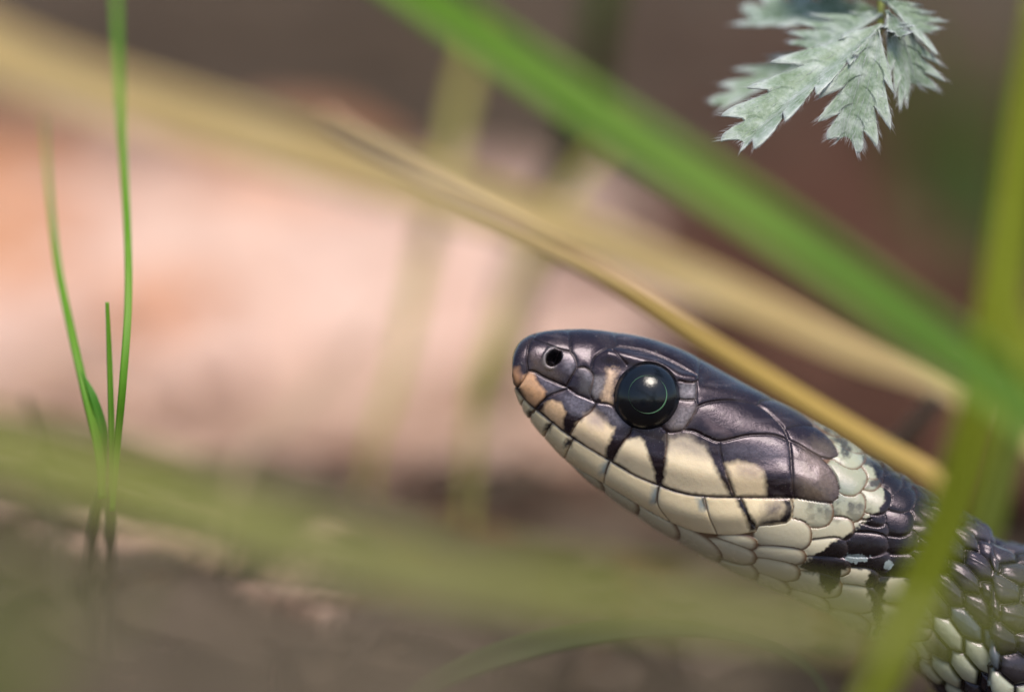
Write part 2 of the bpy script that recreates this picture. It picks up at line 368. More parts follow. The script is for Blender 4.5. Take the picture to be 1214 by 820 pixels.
def build_snake():
    root = empty('snake', at(1205, 883, 8) * np.array([1, 1, 0]))
    tag(root, 'black snake with cream lips and pale collar lifting its head between the grass blades', 'snake')
    Tt, Bb, Ss = [], [], []
    for t, b, w in ST:
        n = 0.85 * w + 0.8
        Tt.append(at(t[0], t[1], n)); Bb.append(at(b[0], b[1], n)); Ss.append(-DIRV * w)
    # the trunk goes on beyond the frame along the ground and tapers to the tail
    path = [(62, 340), (78, 352), (92, 378), (100, 415), (104, 460), (110, 510), (122, 560), (138, 600), (158, 630), (182, 650)]
    rad = [8.6, 8.8, 8.9, 8.8, 8.4, 7.6, 6.5, 5.0, 3.2, 0.9]
    pp = np.array(path, float)
    for k, (p, r) in enumerate(zip(pp, rad)):
        tg = pp[min(k + 1, len(pp) - 1)] - pp[max(k - 1, 0)]; tg /= np.linalg.norm(tg)
        side = np.array([tg[1], -tg[0], 0.0])
        zc = r * 0.98 - 0.6
        Tt.append(np.array([p[0], p[1], zc + r * 1.02])); Bb.append(np.array([p[0], p[1], zc - r])); Ss.append(side * r)
    Tt, Bb, Ss = map(np.array, (Tt, Bb, Ss))
    m_ = 3000
    Td, Bd, Sd = catmull(Tt, m_), catmull(Bb, m_), catmull(Ss, m_)
    step = np.maximum.reduce([np.linalg.norm(np.diff(a, axis=0), axis=1) for a in (Td, Bd, Sd)])
    cum = np.concatenate([[0], np.cumsum(step)])
    fr_t = (len(ST) - 1) / (len(Tt) - 1)
    cum_f = np.interp(fr_t, np.linspace(0, 1, m_), cum)
    pos = np.concatenate([np.arange(0, cum_f, 0.068), np.arange(cum_f, cum[-1], 0.8)])
    ix = lambda A: np.stack([np.interp(pos, cum, A[:, k]) for k in range(3)], 1)
    T, B, S = ix(Td), ix(Bd), ix(Sd)
    C = (T + B) / 2; H = (T - B) / 2
    nr = len(pos); nh = 330
    phi = np.linspace(-np.pi / 2, np.pi / 2, nh)
    ex = 2 / 2.35
    sa = np.abs(np.cos(phi)) ** ex; sb = np.sign(np.sin(phi)) * np.abs(np.sin(phi)) ** ex
    near = C[:, None, :] + S[:, None, :] * sa[None, :, None] + H[:, None, :] * sb[None, :, None]
    far = C[:, None, :] - S[:, None, :] * sa[None, :, None] + H[:, None, :] * sb[None, :, None]
    # normals of the near half
    d_s = np.gradient(near, axis=0); d_p = np.gradient(near, axis=1)
    nm = np.cross(d_s, d_p); ln = np.linalg.norm(nm, axis=2, keepdims=True); nm = nm / np.maximum(ln, 1e-12)
    out = near - C[:, None, :]
    flip = np.sign(np.sum(nm * out, axis=2, keepdims=True)); flip[flip == 0] = 1; nm *= flip
    nm[0] = nm[1]
    # ---- side drawing of the plates, worked out at each point
    px, py, _ = to_px(near.reshape(-1, 3)); 
    arc = np.concatenate([[0], np.cumsum(np.linalg.norm(np.diff(C, axis=0), axis=1))])
    s_all = np.repeat(arc, nh); b_all = np.tile(sb, nr)
    tarc = np.concatenate([[0], np.cumsum(np.hypot(np.diff(sa), np.diff(sb) * 1.08))]); phi_all = np.tile(-np.pi / 2 + np.pi * tarc / tarc[-1], nr)
    inframe = np.repeat(pos <= cum_f, nh)
    h = np.zeros(nr * nh); colr = np.tile(np.array([0.016, 0.013, 0.016]), (nr * nh, 1))
    sub = np.where(inframe & (px < 1112))[0]
    x, y = px[sub], py[sub]
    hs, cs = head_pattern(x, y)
    bsub = np.where(~(inframe & (px < 1085)))[0]
    hb, cb = body_pattern(s_all[bsub], phi_all[bsub], b_all[bsub])
    h[bsub] = hb * 0.9; colr[bsub] = cb
    # blend between drawn plates and the regular rows of the trunk (behind the grass)
    wgt = np.clip((1112 - x) / 27, 0, 1)
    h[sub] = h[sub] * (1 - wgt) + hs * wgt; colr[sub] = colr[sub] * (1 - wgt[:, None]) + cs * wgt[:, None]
    h = h.reshape(nr, nh)
    h[:, :2] = h[:, 2:3]; h[:, -2:] = h[:, -3:-2]; h[:3] = h[3:4]
    # fade relief towards the midline so both halves meet
    fade = np.clip(np.minimum(phi + np.pi / 2, np.pi / 2 - phi) / 0.05, 0, 1)
    h = h * fade[None, :]
    near_d = near + nm * h[:, :, None]
    # mirror displacement about the sagittal plane of each ring
    Sh = S / np.maximum(np.linalg.norm(S, axis=1, keepdims=True), 1e-9)
    dvec = nm * h[:, :, None]
    dfar = dvec - 2 * np.sum(dvec * Sh[:, None, :], axis=2, keepdims=True) * Sh[:, None, :]
    far_d = far + dfar
    ring = np.concatenate([near_d, far_d[:, -2:0:-1, :]], axis=1)
    cn = colr.reshape(nr, nh, 3); rc = np.concatenate([cn, cn[:, -2:0:-1, :]], axis=1)
    nc = ring.shape[1]
    V = ring.reshape(-1, 3); F = grid_faces(nr, nc, wrap=True)
    k0 = len(V); V = np.vstack([V, ring[0].mean(0), ring[-1].mean(0)])
    CC = np.vstack([rc.reshape(-1, 3), rc[0].mean(0), rc[-1].mean(0)])
    j = np.arange(nc); j2 = (j + 1) % nc
    capa = np.stack([np.full(nc, k0), j2, j], 1); capb = np.stack([np.full(nc, k0 + 1), (nr - 1) * nc + j, (nr - 1) * nc + j2], 1)
    me_faces = np.vstack([F[:, [0, 1, 2]], F[:, [0, 2, 3]], capa, capb])
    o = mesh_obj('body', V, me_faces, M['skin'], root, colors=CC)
    # ---- eyes
    q = np.argmin((px - EYE_PX[0]) ** 2 + (py - EYE_PX[1]) ** 2)
    P = near.reshape(-1, 3)[q]; nn = nm.reshape(-1, 3)[q]
    ring_i = q // nh
    nn = nn * 0.75 - DIRV * 0.25; nn /= np.linalg.norm(nn)
    R_ = 2.78; rr = (EYE_R + 0.3) * DIST / FPX
    cen = P - nn * (math.sqrt(R_ ** 2 - rr ** 2) * 0.9 + 0.02)
    Sm = Sh[ring_i]; Cm = C[ring_i]
    for side in (0, 1):
        c0, n0 = cen.copy(), nn.copy()
        if side:
            c0 = c0 - 2 * np.dot(c0 - Cm, Sm) * Sm; n0 = n0 - 2 * np.dot(n0, Sm) * Sm
        up = UPV - np.dot(UPV, n0) * n0; up /= np.linalg.norm(up); rt = np.cross(up, n0)
        th = np.linspace(0, np.pi, 60)[:, None]; ph = np.linspace(0, 2 * np.pi, 96, endpoint=False)[None, :]
        flat = 0.93
        Pn = c0 + R_ * ((np.sin(th) * np.cos(ph))[..., None] * rt + (np.sin(th) * np.sin(ph))[..., None] * up + flat * (np.cos(th) + 0 * ph)[..., None] * n0)
        e = mesh_obj('eye', Pn.reshape(-1, 3), grid_faces(60, 96, wrap=True), M['eye'], root)
        # iris margin: a thin ring, stronger low and to the rear
        a = np.linspace(0, 2 * np.pi, 160, endpoint=False)
        r0 = 22.6 * DIST / FPX
        wd = 0.006 + 0.10 * np.clip(np.cos(a - math.radians(-35)), 0, 1) ** 1.5 + 0.03 * np.clip(np.cos(a - math.radians(120)), 0, 1) ** 4
        rows = []
        for f, lift in ((-1, 0.0), (-0.5, 0.022), (0.5, 0.022), (1, 0.0)):
            r1 = r0 + f * wd * 0.5
            rad_ = np.sqrt(np.maximum(R_ ** 2 - r1 ** 2, 0)) * flat
            rows.append(c0 + r1[:, None] * (np.cos(a)[:, None] * rt + np.sin(a)[:, None] * up) + (rad_ + lift - 0.004)[:, None] * n0)
        mesh_obj('iris_ring', np.array(rows).reshape(-1, 3), grid_faces(4, 160, wrap=True), M['iris'], e)
    return root

# head plate sutures (side drawing): (points, width px)
GR = [
    ([(634, 392), (632.5, 398), (627, 407), (625, 418), (624.5, 430), (625.5, 439.5), (620.5, 451), (614, 459.5)], 1.6),
    ([(632.5, 401), (640, 404), (650, 407.5), (660, 412), (668, 414.5), (676.5, 416)], 1.1),
    ([(672, 388), (676, 398), (677, 407), (676.5, 416)], 1.0),
    ([(676.5, 416), (681, 422), (684, 430.5), (683, 437), (678, 446), (672, 458)], 1.4),
    ([(625.5, 439.5), (634, 440.5), (644, 446.5), (656, 452), (672, 459)], 1.6),
    ([(684, 435.5), (692, 434.8), (699, 438.5), (703.5, 446), (702, 457), (700, 466), (701, 472)], 1.3),
    ([(672, 459), (684, 467), (695, 471.5), (707, 477)], 1.5),
    ([(700.8, 438), (703, 427), (707, 421.5), (716, 415.5), (731.5, 410.5)], 1.2),
    ([(725.5, 416), (733, 424), (743, 433)], 1.0),
    ([(731.5, 410.5), (746, 412), (763.8, 415), (781, 421), (798.6, 429), (815, 438), (828, 447.5)], 1.0),
    ([(804, 453), (815, 455), (824, 454.5), (828, 447.5)], 1.0),
    ([(729, 393), (731, 402), (731.5, 410.5)], 0.9),
    ([(825, 454.5), (825.5, 463), (825.5, 473), (827, 481.5), (822, 492), (811, 509.5)], 1.3),
    ([(806, 472.5), (815, 473.5), (825.5, 473)], 1.3),
    ([(811, 509.5), (802, 512), (791, 512), (784, 506)], 1.2),
    ([(701, 472), (707, 477), (724, 480), (733, 489), (741, 498), (750, 505)], 1.4),
    # upper lip
    ([(672, 461), (664, 464), (653, 468), (645, 474), (638, 481), (633, 489)], 1.4),
    ([(707, 477), (704, 484), (698, 490.5), (688, 497), (680, 508), (676, 516)], 1.3),
    ([(750, 505), (748, 514), (739, 524), (731, 535), (725, 547)], 1.3),
    ([(790, 513), (790.5, 528), (788, 545), (785, 560), (782, 573)], 1.3),
    ([(853, 524), (855, 540), (859, 555), (865, 572), (871, 589)], 1.2),
    ([(936, 520), (938, 540), (939, 565), (941, 589)], 1.8),
    ([(811, 509.5), (823, 511), (838, 518), (852, 523), (868, 520), (884, 516), (900, 514.5), (918, 515), (935, 521)], 1.8),
    # temporals, parietal
    ([(827, 481.5), (840, 476.5), (856, 474), (872, 474), (888, 476), (898, 479.5), (908, 485), (920, 496), (930, 508), (935.5, 521)], 1.9),
    ([(898, 479.5), (903, 475), (912, 473), (925, 470)], 1.3),
    ([(933, 507), (944, 503.8), (956, 503), (967, 505)], 1.3),
    ([(935.5, 521), (947, 526), (960, 534), (973, 541)], 1.5),
    ([(828, 447.5), (830, 430), (832, 420)], 0.7),
    # mouth
    ([(608, 456), (614, 460), (620, 470), (631, 481), (643, 490.5), (656, 501), (668, 511), (680, 519.5), (698, 531), (716, 542), (735, 553.5), (752, 563.5), (768, 570.5), (782, 576), (800, 582.5), (820, 587), (845, 589), (871, 589.6), (905, 589.6), (941, 590), (965, 594.5), (985, 596.5)], 1.9),
    # lower lip sutures
    ([(622.5, 471.5), (619.5, 477), (620.5, 485)], 1.2),
    ([(635, 484), (630, 491), (629, 499)], 1.3),
    ([(655.5, 500), (650, 508), (645, 519)], 1.3),
    ([(680, 519.5), (675, 530), (669, 545)], 1.3),
    ([(723, 546.5), (719, 557), (716, 573)], 1.2),
    ([(781.5, 576), (779.5, 588), (781, 598), (787, 609), (794, 619)], 1.2),
    ([(835, 589), (838, 602), (843, 616), (850, 634)], 1.2),
    ([(878, 590), (884, 604), (889, 617), (898, 627)], 1.7),
    ([(938, 590), (941, 602), (940, 613), (933, 620), (918, 622.5), (900, 623.5), (896, 630)], 1.6),
    ([(618, 482), (626, 495), (634, 507), (648, 522), (668, 545), (692, 560), (716, 573.5), (751, 595.5), (772, 608), (794, 619.6), (823, 631), (850, 634.5), (875, 634.5), (896, 631)], 1.2),
    # free rear edges of the last plates
    ([(965, 503), (978, 512), (988, 523), (994.5, 536), (994, 540), (985, 543), (973, 541)], 1.4),
    ([(973, 541), (984, 551), (992, 564), (996, 578), (994, 590), (986, 597)], 1.5),
]
HEAD = [(590, 340), (830, 340), (925, 468), (945, 484), (965, 503), (978, 512), (988, 523), (994.5, 536), (994, 540), (985, 543), (976, 543), (984, 551), (992, 564), (996, 578), (994, 590), (986, 597),
        (965, 594.5), (941, 590), (941, 602), (940, 613), (933, 620), (918, 622.5), (900, 623.5), (896, 631), (875, 634.5), (850, 634.5), (823, 631), (794, 619.6), (772, 608), (751, 595.5), (716, 573.5), (692, 560),
        (668, 545), (648, 522), (634, 507), (626, 495), (618, 482), (608, 470), (590, 455)]
# overlapping neck and throat scales: centre, half length, half width, direction (deg, down to the rear)
SC = [
    (871.6, 643.5, 24, 9, 4), (863.7, 654, 31, 11, 16), (927, 633.3, 32, 19, 4), (922, 658.6, 31, 11, 3), (916, 675.5, 30, 12, 9), (960.6, 606.6, 25, 17, 6), (982.3, 628.3, 28, 15, -6), (1002, 598.7, 22, 19, 5),
    (976.4, 651, 26, 13, -8), (974.4, 671.8, 31, 12, 2), (1016, 684.7, 23, 12, 0), (964.6, 693, 31, 14, 9), (1008, 710, 31, 16, 5), (1060, 699, 24, 15, 0), (1027.8, 665, 26, 14, 0), (1021, 645, 29, 14, 0),
    (1030, 611.5, 19, 10, 20), (1034.7, 590.8, 20, 17, 20), (1060.4, 617.5, 21, 17, 10), (1028, 629, 23, 13, 0), (1063, 641, 23, 15, 0), (1064, 671, 21, 15, 0), (1063, 588, 21, 17, 15),
    (1001, 518, 27, 11, 36), (1003, 535, 23, 15, 38), (1026.5, 563.5, 19, 14, 36), (1002, 563.8, 24, 19, 34), (1030, 552, 18, 12, 40), (1050, 566, 20, 14, 36), (1040, 545, 22, 12, 38), (1066, 560, 20, 14, 34),
    (1090, 605, 21, 16, 15), (1090, 635, 21, 16, 5), (1092, 662, 21, 15, 5), (1092, 688, 21, 15, 5), (1088, 580, 21, 15, 25), (1095, 715, 24, 15, 8), (1115, 620, 21, 16, 10), (1116, 650, 21, 16, 8), (1118, 676, 21, 16, 8), (1120, 704, 22, 16, 8),
    (1110, 590, 21, 15, 25), (1090, 560, 21, 13, 30), (1075, 742, 28, 15, 12), (1045, 730, 27, 13, 10), (1000, 739, 30, 13, 12), (952, 716, 30, 13, 14), (905, 695, 30, 13, 18), (866, 672, 32, 12, 22), (820, 645, 36, 13, 28),
    (770, 616, 38, 12, 33), (726, 588, 34, 11, 34), (690, 566, 30, 10, 38), (655, 538, 24, 9, 45), (1035, 755, 28, 13, 12), (1125, 735, 26, 16, 10), (1105, 765, 26, 16, 10), (1060, 775, 26, 14, 10), (985, 502, 20, 10, 36), (1010, 512, 20, 10, 36), (1118, 790, 28, 16, 10)]
COLLAR = [(1016, 518), (1030, 543), (1041, 566), (1046, 584), (1045, 598), (1036, 607), (1030, 613), (1020, 624), (1003, 636), (985, 645), (972, 655), (958, 662), (946, 674), (968, 680), (980, 703), (987, 703), (993, 692), (999, 674), (1030, 677), (1024, 694),
          (1033, 712), (1038, 750), (1045, 750), (1047, 712), (1050, 690), (1060, 684), (1080, 690), (1130, 700), (1400, 660), (1400, 300), (1012, 300)]

def in_poly(x, y, poly):
    c = np.zeros(len(x), bool); n = len(poly)
    for k in range(n):
        x1, y1 = poly[k]; x2, y2 = poly[(k + 1) % n]
        if y1 == y2: continue
        cond = ((y1 > y) != (y2 > y)) & (x < (x2 - x1) * (y - y1) / (y2 - y1) + x1)
        c ^= cond
    return c

def seg_dist(x, y, P, best, closed=False):
    Q = P if not closed else np.vstack([P, P[:1]])
    lo = Q.min(0) - 24; hi = Q.max(0) + 24
    m = np.where((x > lo[0]) & (x < hi[0]) & (y > lo[1]) & (y < hi[1]))[0]
    if len(m) == 0: return
    xm, ym = x[m], y[m]; b = best[m]
    for k in range(len(Q) - 1):
        ax, ay = Q[k]; dx, dy = Q[k + 1] - Q[k]
        l2 = dx * dx + dy * dy + 1e-9
        t = np.clip(((xm - ax) * dx + (ym - ay) * dy) / l2, 0, 1)
        b = np.minimum(b, np.hypot(xm - ax - t * dx, ym - ay - t * dy))
    best[m] = b

def soft_poly(x, y, poly, soft, seed, rag=2.0, fr=0.22):
    """0..1 coverage of a pigment patch with a ragged edge"""
    P = np.array(poly, float)
    wx = x + (fbm(x * fr + 3, y * fr + 7, seed) - 0.5) * 2 * rag; wy = y + (fbm(x * fr + 30, y * fr + 71, seed + 9) - 0.5) * 2 * rag
    d = np.full(len(x), 20.0); seg_dist(wx, wy, P, d, closed=True)
    s = np.where(in_poly(wx, wy, poly), d, -d)
    return np.clip(s / soft * 0.5 + 0.5, 0, 1)

def head_pattern(x, y):
    n = len(x)
    DARK = np.array([0.013, 0.0085, 0.012]); CREAM = np.array([0.82, 0.685, 0.475]); TAN = np.array([0.50, 0.265, 0.135]); BLACK = np.array([0.007, 0.006, 0.007])
    inside = in_poly(x, y, HEAD)
    # --- sutures
    d = np.full(n, 40.0); g = np.zeros(n)
    for pts, w in GR:
        P = catmull(pts, max(8, len(pts) * 4)) if len(pts) > 2 else np.array(pts, float)
        dd = np.full(n, 40.0); seg_dist(x, y, P, dd)
        g = np.maximum(g, np.exp(-(dd / (w * 0.72)) ** 2) * (0.6 + 0.28 * w))
        d = np.minimum(d, dd)
    h_head = -0.10 * g + 0.075 * (1 - np.exp(-d / 3.5)) - 0.06 + 0.02 * (fbm(x * 0.07, y * 0.07, 51) - 0.5)
    for line, am, sg in ((((622, 458), (640, 468), (662, 486), (695, 508), (735, 529), (780, 546), (830, 559), (880, 566), (930, 566), (965, 575)), 0.26, 15.0),
                         (((622, 484), (645, 507), (672, 530), (705, 554), (750, 581), (810, 606), (860, 612), (920, 606)), 0.20, 12.0)):
        ld = np.full(n, 60.0); seg_dist(x, y, catmull(line, 40), ld)
        h_head = h_head + am * np.exp(-(np.minimum(ld, 23.9) / sg) ** 2) - am * math.exp(-(23.9 / sg) ** 2)
    # --- head colour: own pigment, plus sheen painted in on some plates
    c = np.tile(DARK, (n, 1))
    br = fbm(x * 0.05 + 4, y * 0.05 + 2, 77)
    c = c + (np.clip(br - 0.5, 0, 1) * 0.05)[:, None] * np.array([1.0, 0.85, 0.75])
    wear = np.clip((fbm(x * 0.02 + y * 0.09, y * 0.15 - x * 0.03, 91) - 0.58) * 4, 0, 1)
    c = c + wear[:, None] * np.array([0.035, 0.03, 0.034])
    fleck = np.clip((vnoise(x * 0.55, y * 0.55, 17) - 0.90) * 14, 0, 1) * (fbm(x * 0.04, y * 0.04, 18) > 0.48)
    c = c + (0.07 * fleck)[:, None]
    def put(poly, colour, soft=2.2, rag=2.5, seed=1, fr=0.2):
        nonlocal c
        a = soft_poly(x, y, poly, soft, seed, rag, fr)[:, None]
        c = c * (1 - a) + np.asarray(colour) * a
    mott = (fbm(x * 0.25, y * 0.25, 15) - 0.5)[:, None]
    # plates with brownish rear ends
    put([(950, 525), (975, 542), (993, 566), (995, 588), (983, 596), (950, 592), (944, 570)], np.array([0.115, 0.088, 0.07]) * (1 + 0.9 * mott), 10, 4, 3)
    put([(965, 520), (985, 524), (993, 537), (984, 542), (966, 535)], (0.10, 0.08, 0.062), 8, 4, 4)
    put([(836, 498), (850, 505), (864, 514), (846, 512)], (0.10, 0.07, 0.075), 6, 3, 5)
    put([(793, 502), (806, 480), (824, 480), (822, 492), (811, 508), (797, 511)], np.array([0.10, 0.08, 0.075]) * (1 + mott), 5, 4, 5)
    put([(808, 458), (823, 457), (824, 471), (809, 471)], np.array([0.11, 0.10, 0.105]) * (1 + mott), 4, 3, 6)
    put([(630, 420), (645, 425), (655, 437), (668, 446), (660, 450), (640, 442), (628, 436)], (0.06, 0.042, 0.03), 6, 3, 7)
    put([(608, 436), (614, 436), (618, 446), (615, 456), (607, 450)], TAN * 0.75, 4, 2, 8)
    put([(720, 437), (732, 438), (729, 452), (726, 465), (724, 478), (714, 474), (712, 462), (719, 452)], np.array([0.52, 0.37, 0.25]) * (1 + 0.9 * mott), 4, 4, 9, 0.35)
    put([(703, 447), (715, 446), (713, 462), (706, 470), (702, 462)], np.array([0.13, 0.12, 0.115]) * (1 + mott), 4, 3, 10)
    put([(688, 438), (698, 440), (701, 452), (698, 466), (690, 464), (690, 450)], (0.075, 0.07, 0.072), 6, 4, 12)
    mh = (fbm(x * 0.45, y * 0.45, 115) - 0.5)[:, None]  # next patches: lighter grey pigment with plate sheen and highlights painted in
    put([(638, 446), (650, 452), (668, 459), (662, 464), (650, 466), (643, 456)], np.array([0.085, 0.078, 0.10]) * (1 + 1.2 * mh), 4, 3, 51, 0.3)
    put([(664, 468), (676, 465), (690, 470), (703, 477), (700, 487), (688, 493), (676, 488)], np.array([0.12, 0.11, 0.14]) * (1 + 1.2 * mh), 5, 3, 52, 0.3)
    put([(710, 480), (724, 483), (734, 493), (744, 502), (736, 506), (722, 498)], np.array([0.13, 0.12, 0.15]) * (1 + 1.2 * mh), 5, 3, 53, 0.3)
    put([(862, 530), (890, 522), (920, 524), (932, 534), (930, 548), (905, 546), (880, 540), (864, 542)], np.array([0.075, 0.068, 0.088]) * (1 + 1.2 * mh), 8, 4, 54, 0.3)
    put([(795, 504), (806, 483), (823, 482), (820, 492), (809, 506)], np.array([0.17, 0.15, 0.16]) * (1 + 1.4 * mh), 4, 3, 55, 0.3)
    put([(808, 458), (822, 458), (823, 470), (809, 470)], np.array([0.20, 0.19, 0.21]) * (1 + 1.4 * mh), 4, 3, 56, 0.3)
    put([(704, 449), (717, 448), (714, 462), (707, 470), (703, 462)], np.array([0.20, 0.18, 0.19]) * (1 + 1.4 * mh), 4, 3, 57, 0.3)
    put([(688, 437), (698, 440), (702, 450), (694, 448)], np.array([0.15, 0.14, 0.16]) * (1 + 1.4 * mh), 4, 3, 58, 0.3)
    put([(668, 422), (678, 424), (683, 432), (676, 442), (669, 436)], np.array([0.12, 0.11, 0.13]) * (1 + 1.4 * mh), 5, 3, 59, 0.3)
    # upper lip
    put([(617.5, 457), (621, 446), (626, 441.5), (632, 443), (637, 452), (642, 457), (647.5, 464), (643, 473), (634.5, 481.5), (625, 473)], TAN * (1 + 0.5 * mott) + np.array([0.05, 0.06, 0.05]), 2.0, 1.5, 13)
    put([(642.5, 486), (647, 478), (655, 474), (664, 476), (671, 486), (669, 494), (667, 508), (655, 499)], (TAN * 0.6 + CREAM * 0.4) * (1 + 0.4 * mott), 2.0, 1.8, 14)
    put([(677, 513), (684, 502), (694, 494), (704, 490), (716, 500), (729, 508), (724, 520), (719, 530), (718, 542), (698, 530)], CREAM * np.array([1.0, 0.95, 0.92]), 2.6, 2.2, 15)
    put([(694, 492), (705, 488), (718, 498), (712, 506), (700, 504)], (0.55, 0.43, 0.36), 6, 3, 16)
    put([(728, 546), (734, 533), (742, 522), (757, 518), (764, 524), (769, 540), (775, 555), (777, 572), (760, 566), (744, 557)], CREAM, 2.2, 2.0, 17)
    put([(787, 574), (790, 552), (792, 530), (794, 522), (812, 520), (832, 529), (842, 542), (850, 560), (865, 587), (838, 587), (812, 583)], CREAM, 3.0, 2.2, 18)
    put([(794, 520), (815, 518), (834, 530), (838, 542), (815, 536), (796, 532)], (0.50, 0.42, 0.34), 8, 4, 19)
    put([(861, 549), (875, 547), (892, 552), (903, 558), (906, 570), (907.5, 588), (873, 588), (866, 568)], CREAM * np.array([0.86, 0.83, 0.80]), 4.0, 2.5, 20)
    put([(874, 550), (900, 556), (900, 566), (878, 562)], (0.40, 0.31, 0.235), 6, 3, 21)
    # lower lip
    low = [(604, 462), (613, 461.5), (620, 471.5), (631, 482.5), (643, 492), (656, 502.5), (668, 512.5), (680, 521), (698, 532.5), (716, 543.5), (735, 555), (752, 565), (768, 572), (782, 577.5), (800, 584), (820, 588.5), (845, 590.5), (871, 591.2), (941, 591), (941, 640), (850, 640), (700, 600), (600, 500)]
    put(low, CREAM * np.array([1.02, 1.02, 0.98]), 1.2, 0.6, 22)
    BLUE = np.array([0.30, 0.36, 0.38])
    for (xa, ya, xb, yb, w, ww) in ((655, 501, 650, 510, 6, 0.55), (679, 520, 676, 528, 7, 0.5), (633, 485, 629, 495, 5, 0.5)):
        put([(xa - w, ya - 1), (xa + 2, ya - 1), (xb + 2, yb), (xb - w + 1, yb)], (0.045, 0.04, 0.04), 2.5, 2.2, 23, 0.5)
    for (xa, ya, xb, yb) in ((722, 547, 718, 560), (780.5, 577, 778, 594), (833, 590, 837, 603)):
        put([(xa - 7, ya + 1), (xa + 1, ya), (xb + 1, yb), (xb - 6, yb)], BLUE, 4, 2, 24)
        put([(xa - 1.6, ya), (xa + 1.4, ya), (xb + 1, yb), (xb - 1, yb)], (0.03, 0.025, 0.022), 1.4, 0.8, 25)
    put([(872, 591), (880, 590), (888, 607), (896, 619), (898, 629), (889, 629), (884, 614)], BLACK, 2.4, 1.8, 26)
    put([(928, 591), (939, 590), (941, 603), (940, 613), (933, 620), (910, 623), (900, 622), (905, 616), (924, 613), (930, 604)], BLACK, 3.2, 2.5, 27)
    put([(908, 598), (924, 593), (930, 602), (922, 612), (904, 615)], (0.20, 0.165, 0.14), 8, 4, 28)
    # suture lines: dark skin between the plates, brown where the plates are pale
    pale = np.clip(c.mean(1) / 0.25, 0, 1)[:, None]
    line = (np.clip(1.1 - d / 0.9, 0, 1))[:, None]
    c = c * (1 - line) + (BLACK * (1 - pale) + np.array([0.16, 0.09, 0.055]) * pale) * line
    c = c * (1 + 0.10 * (fbm(x * 0.12 + 5, y * 0.12, 33) - 0.5)[:, None])

    # --- overlapping scales of throat, nape and neck
    top_a = np.full(n, -9.0); sid = np.full(n, -1); edge = np.full(n, 0.0); la = np.zeros(n); lb = np.zeros(n)
    nearest = np.full(n, 1e9); nid = np.zeros(n, int); nea = np.zeros(n); neb = np.zeros(n)
    for k, (cx, cy, A, Bw, ang) in enumerate(SC):
        A *= 1.12; Bw *= 1.12
        ca, sa = math.cos(math.radians(ang)), math.sin(math.radians(ang))
        u = ((x - cx) * ca + (y - cy) * sa) / A; v = (-(x - cx) * sa + (y - cy) * ca) / Bw
        r = (np.abs(u) ** 2.6 + np.abs(v) ** 2.6) ** (1 / 2.6)
        ins = r < 1
        better = ins & (u > top_a)       # the scale in front lies on top
        top_a = np.where(better, u, top_a); sid = np.where(better, k, sid)
        edge = np.where(better, (1 - r) * Bw, edge); la = np.where(better, u, la); lb = np.where(better, v, lb)
        cl = r < nearest
        nearest = np.where(cl, r, nearest); nid = np.where(cl, k, nid); nea = np.where(cl, u, nea); neb = np.where(cl, v, neb)
    gap = sid < 0
    sid = np.where(gap, nid, sid); edge = np.where(gap, 0.0, edge); la = np.where(gap, nea, la); lb = np.where(gap, neb, lb)
    h_sc = 0.10 * la + 0.24 * (1 - np.exp(-np.clip(edge, 0, 50) / 4.0)) - 0.16 + 0.05 * (1 - lb ** 2)
    h_sc = np.where(gap, -0.16, h_sc)
    rid = hash2(sid.astype(float), sid * 3.0 + 1, 5)
    up_f = np.clip((640 - y) / 50, 0, 1)[:, None] * np.clip((x - 940) / 30, 0, 1)[:, None]
    cs = np.array([0.60, 0.55, 0.41]) * (1 - up_f) + np.array([0.37, 0.385, 0.285]) * up_f
    cs = cs * (0.9 + 0.2 * rid)[:, None]
    tint = np.clip((fbm(x * 0.045 + 2, y * 0.045 + 8, 61) - 0.45) * 2.2, 0, 1)[:, None]
    cs = cs * (1 - 0.45 * tint * up_f) + np.array([0.22, 0.30, 0.33]) * 0.45 * tint * up_f
    smud = np.clip((fbm(x * 0.075 + 20, y * 0.075 + 11, 67) - 0.49) * 6, 0, 1)[:, None] * up_f
    cs = cs * (1 - 0.85 * smud) + np.array([0.02, 0.02, 0.022]) * 0.85 * smud
    eb = np.clip(1.2 - edge / 2.2, 0, 1)[:, None]
    cs = cs * (1 - eb) + np.array([0.15, 0.085, 0.045]) * eb
    blk = soft_poly(x, y, COLLAR, 1.6, 41, 6.0, 0.16)
    blk = np.maximum(blk, soft_poly(x, y, [(930, 400), (984, 505), (1000, 508), (1020, 512), (1060, 540), (1060, 400)], 3, 43, 3))
    for (ex, ey, rx, ry) in ((1016, 661, 12, 5), (1054, 669, 7, 5)):
        rr = np.hypot((x - ex) / rx, (y - ey) / ry) + (fbm(x * 0.22, y * 0.22, 71) - 0.5) * 1.8
        blk = np.where(rr < 1, 0, blk)
        cs = np.where((rr < 1)[:, None], np.array([0.26, 0.31, 0.32]), cs)
    blk = blk[:, None]
    bl_c = np.array([0.010, 0.008, 0.009]) + 0.02 * np.clip(fbm(x * 0.1, y * 0.1, 81) - 0.5, 0, 1)[:, None]
    bl_c = bl_c + eb * np.array([0.02, 0.015, 0.015])
    cs = cs * (1 - blk) + bl_c * blk

    hh = np.where(inside, h_head, h_sc); cc = np.where(inside[:, None], c, cs)
    # --- nostril
    r = np.hypot((x - 657 + 0.25 * (y - 423.5)) / 0.95, (y - 423.5) / 1.04) + (fbm(x * 0.2, y * 0.2, 19) - 0.5) * 2.5; r = np.maximum(r, 0.0)
    hh = hh - 1.3 * np.clip(1 - (r / 10.5) ** 1.6, 0, 1) + 0.07 * np.exp(-((r - 12.5) / 2.2) ** 2) * np.clip((662 - x) / 10, 0, 1)
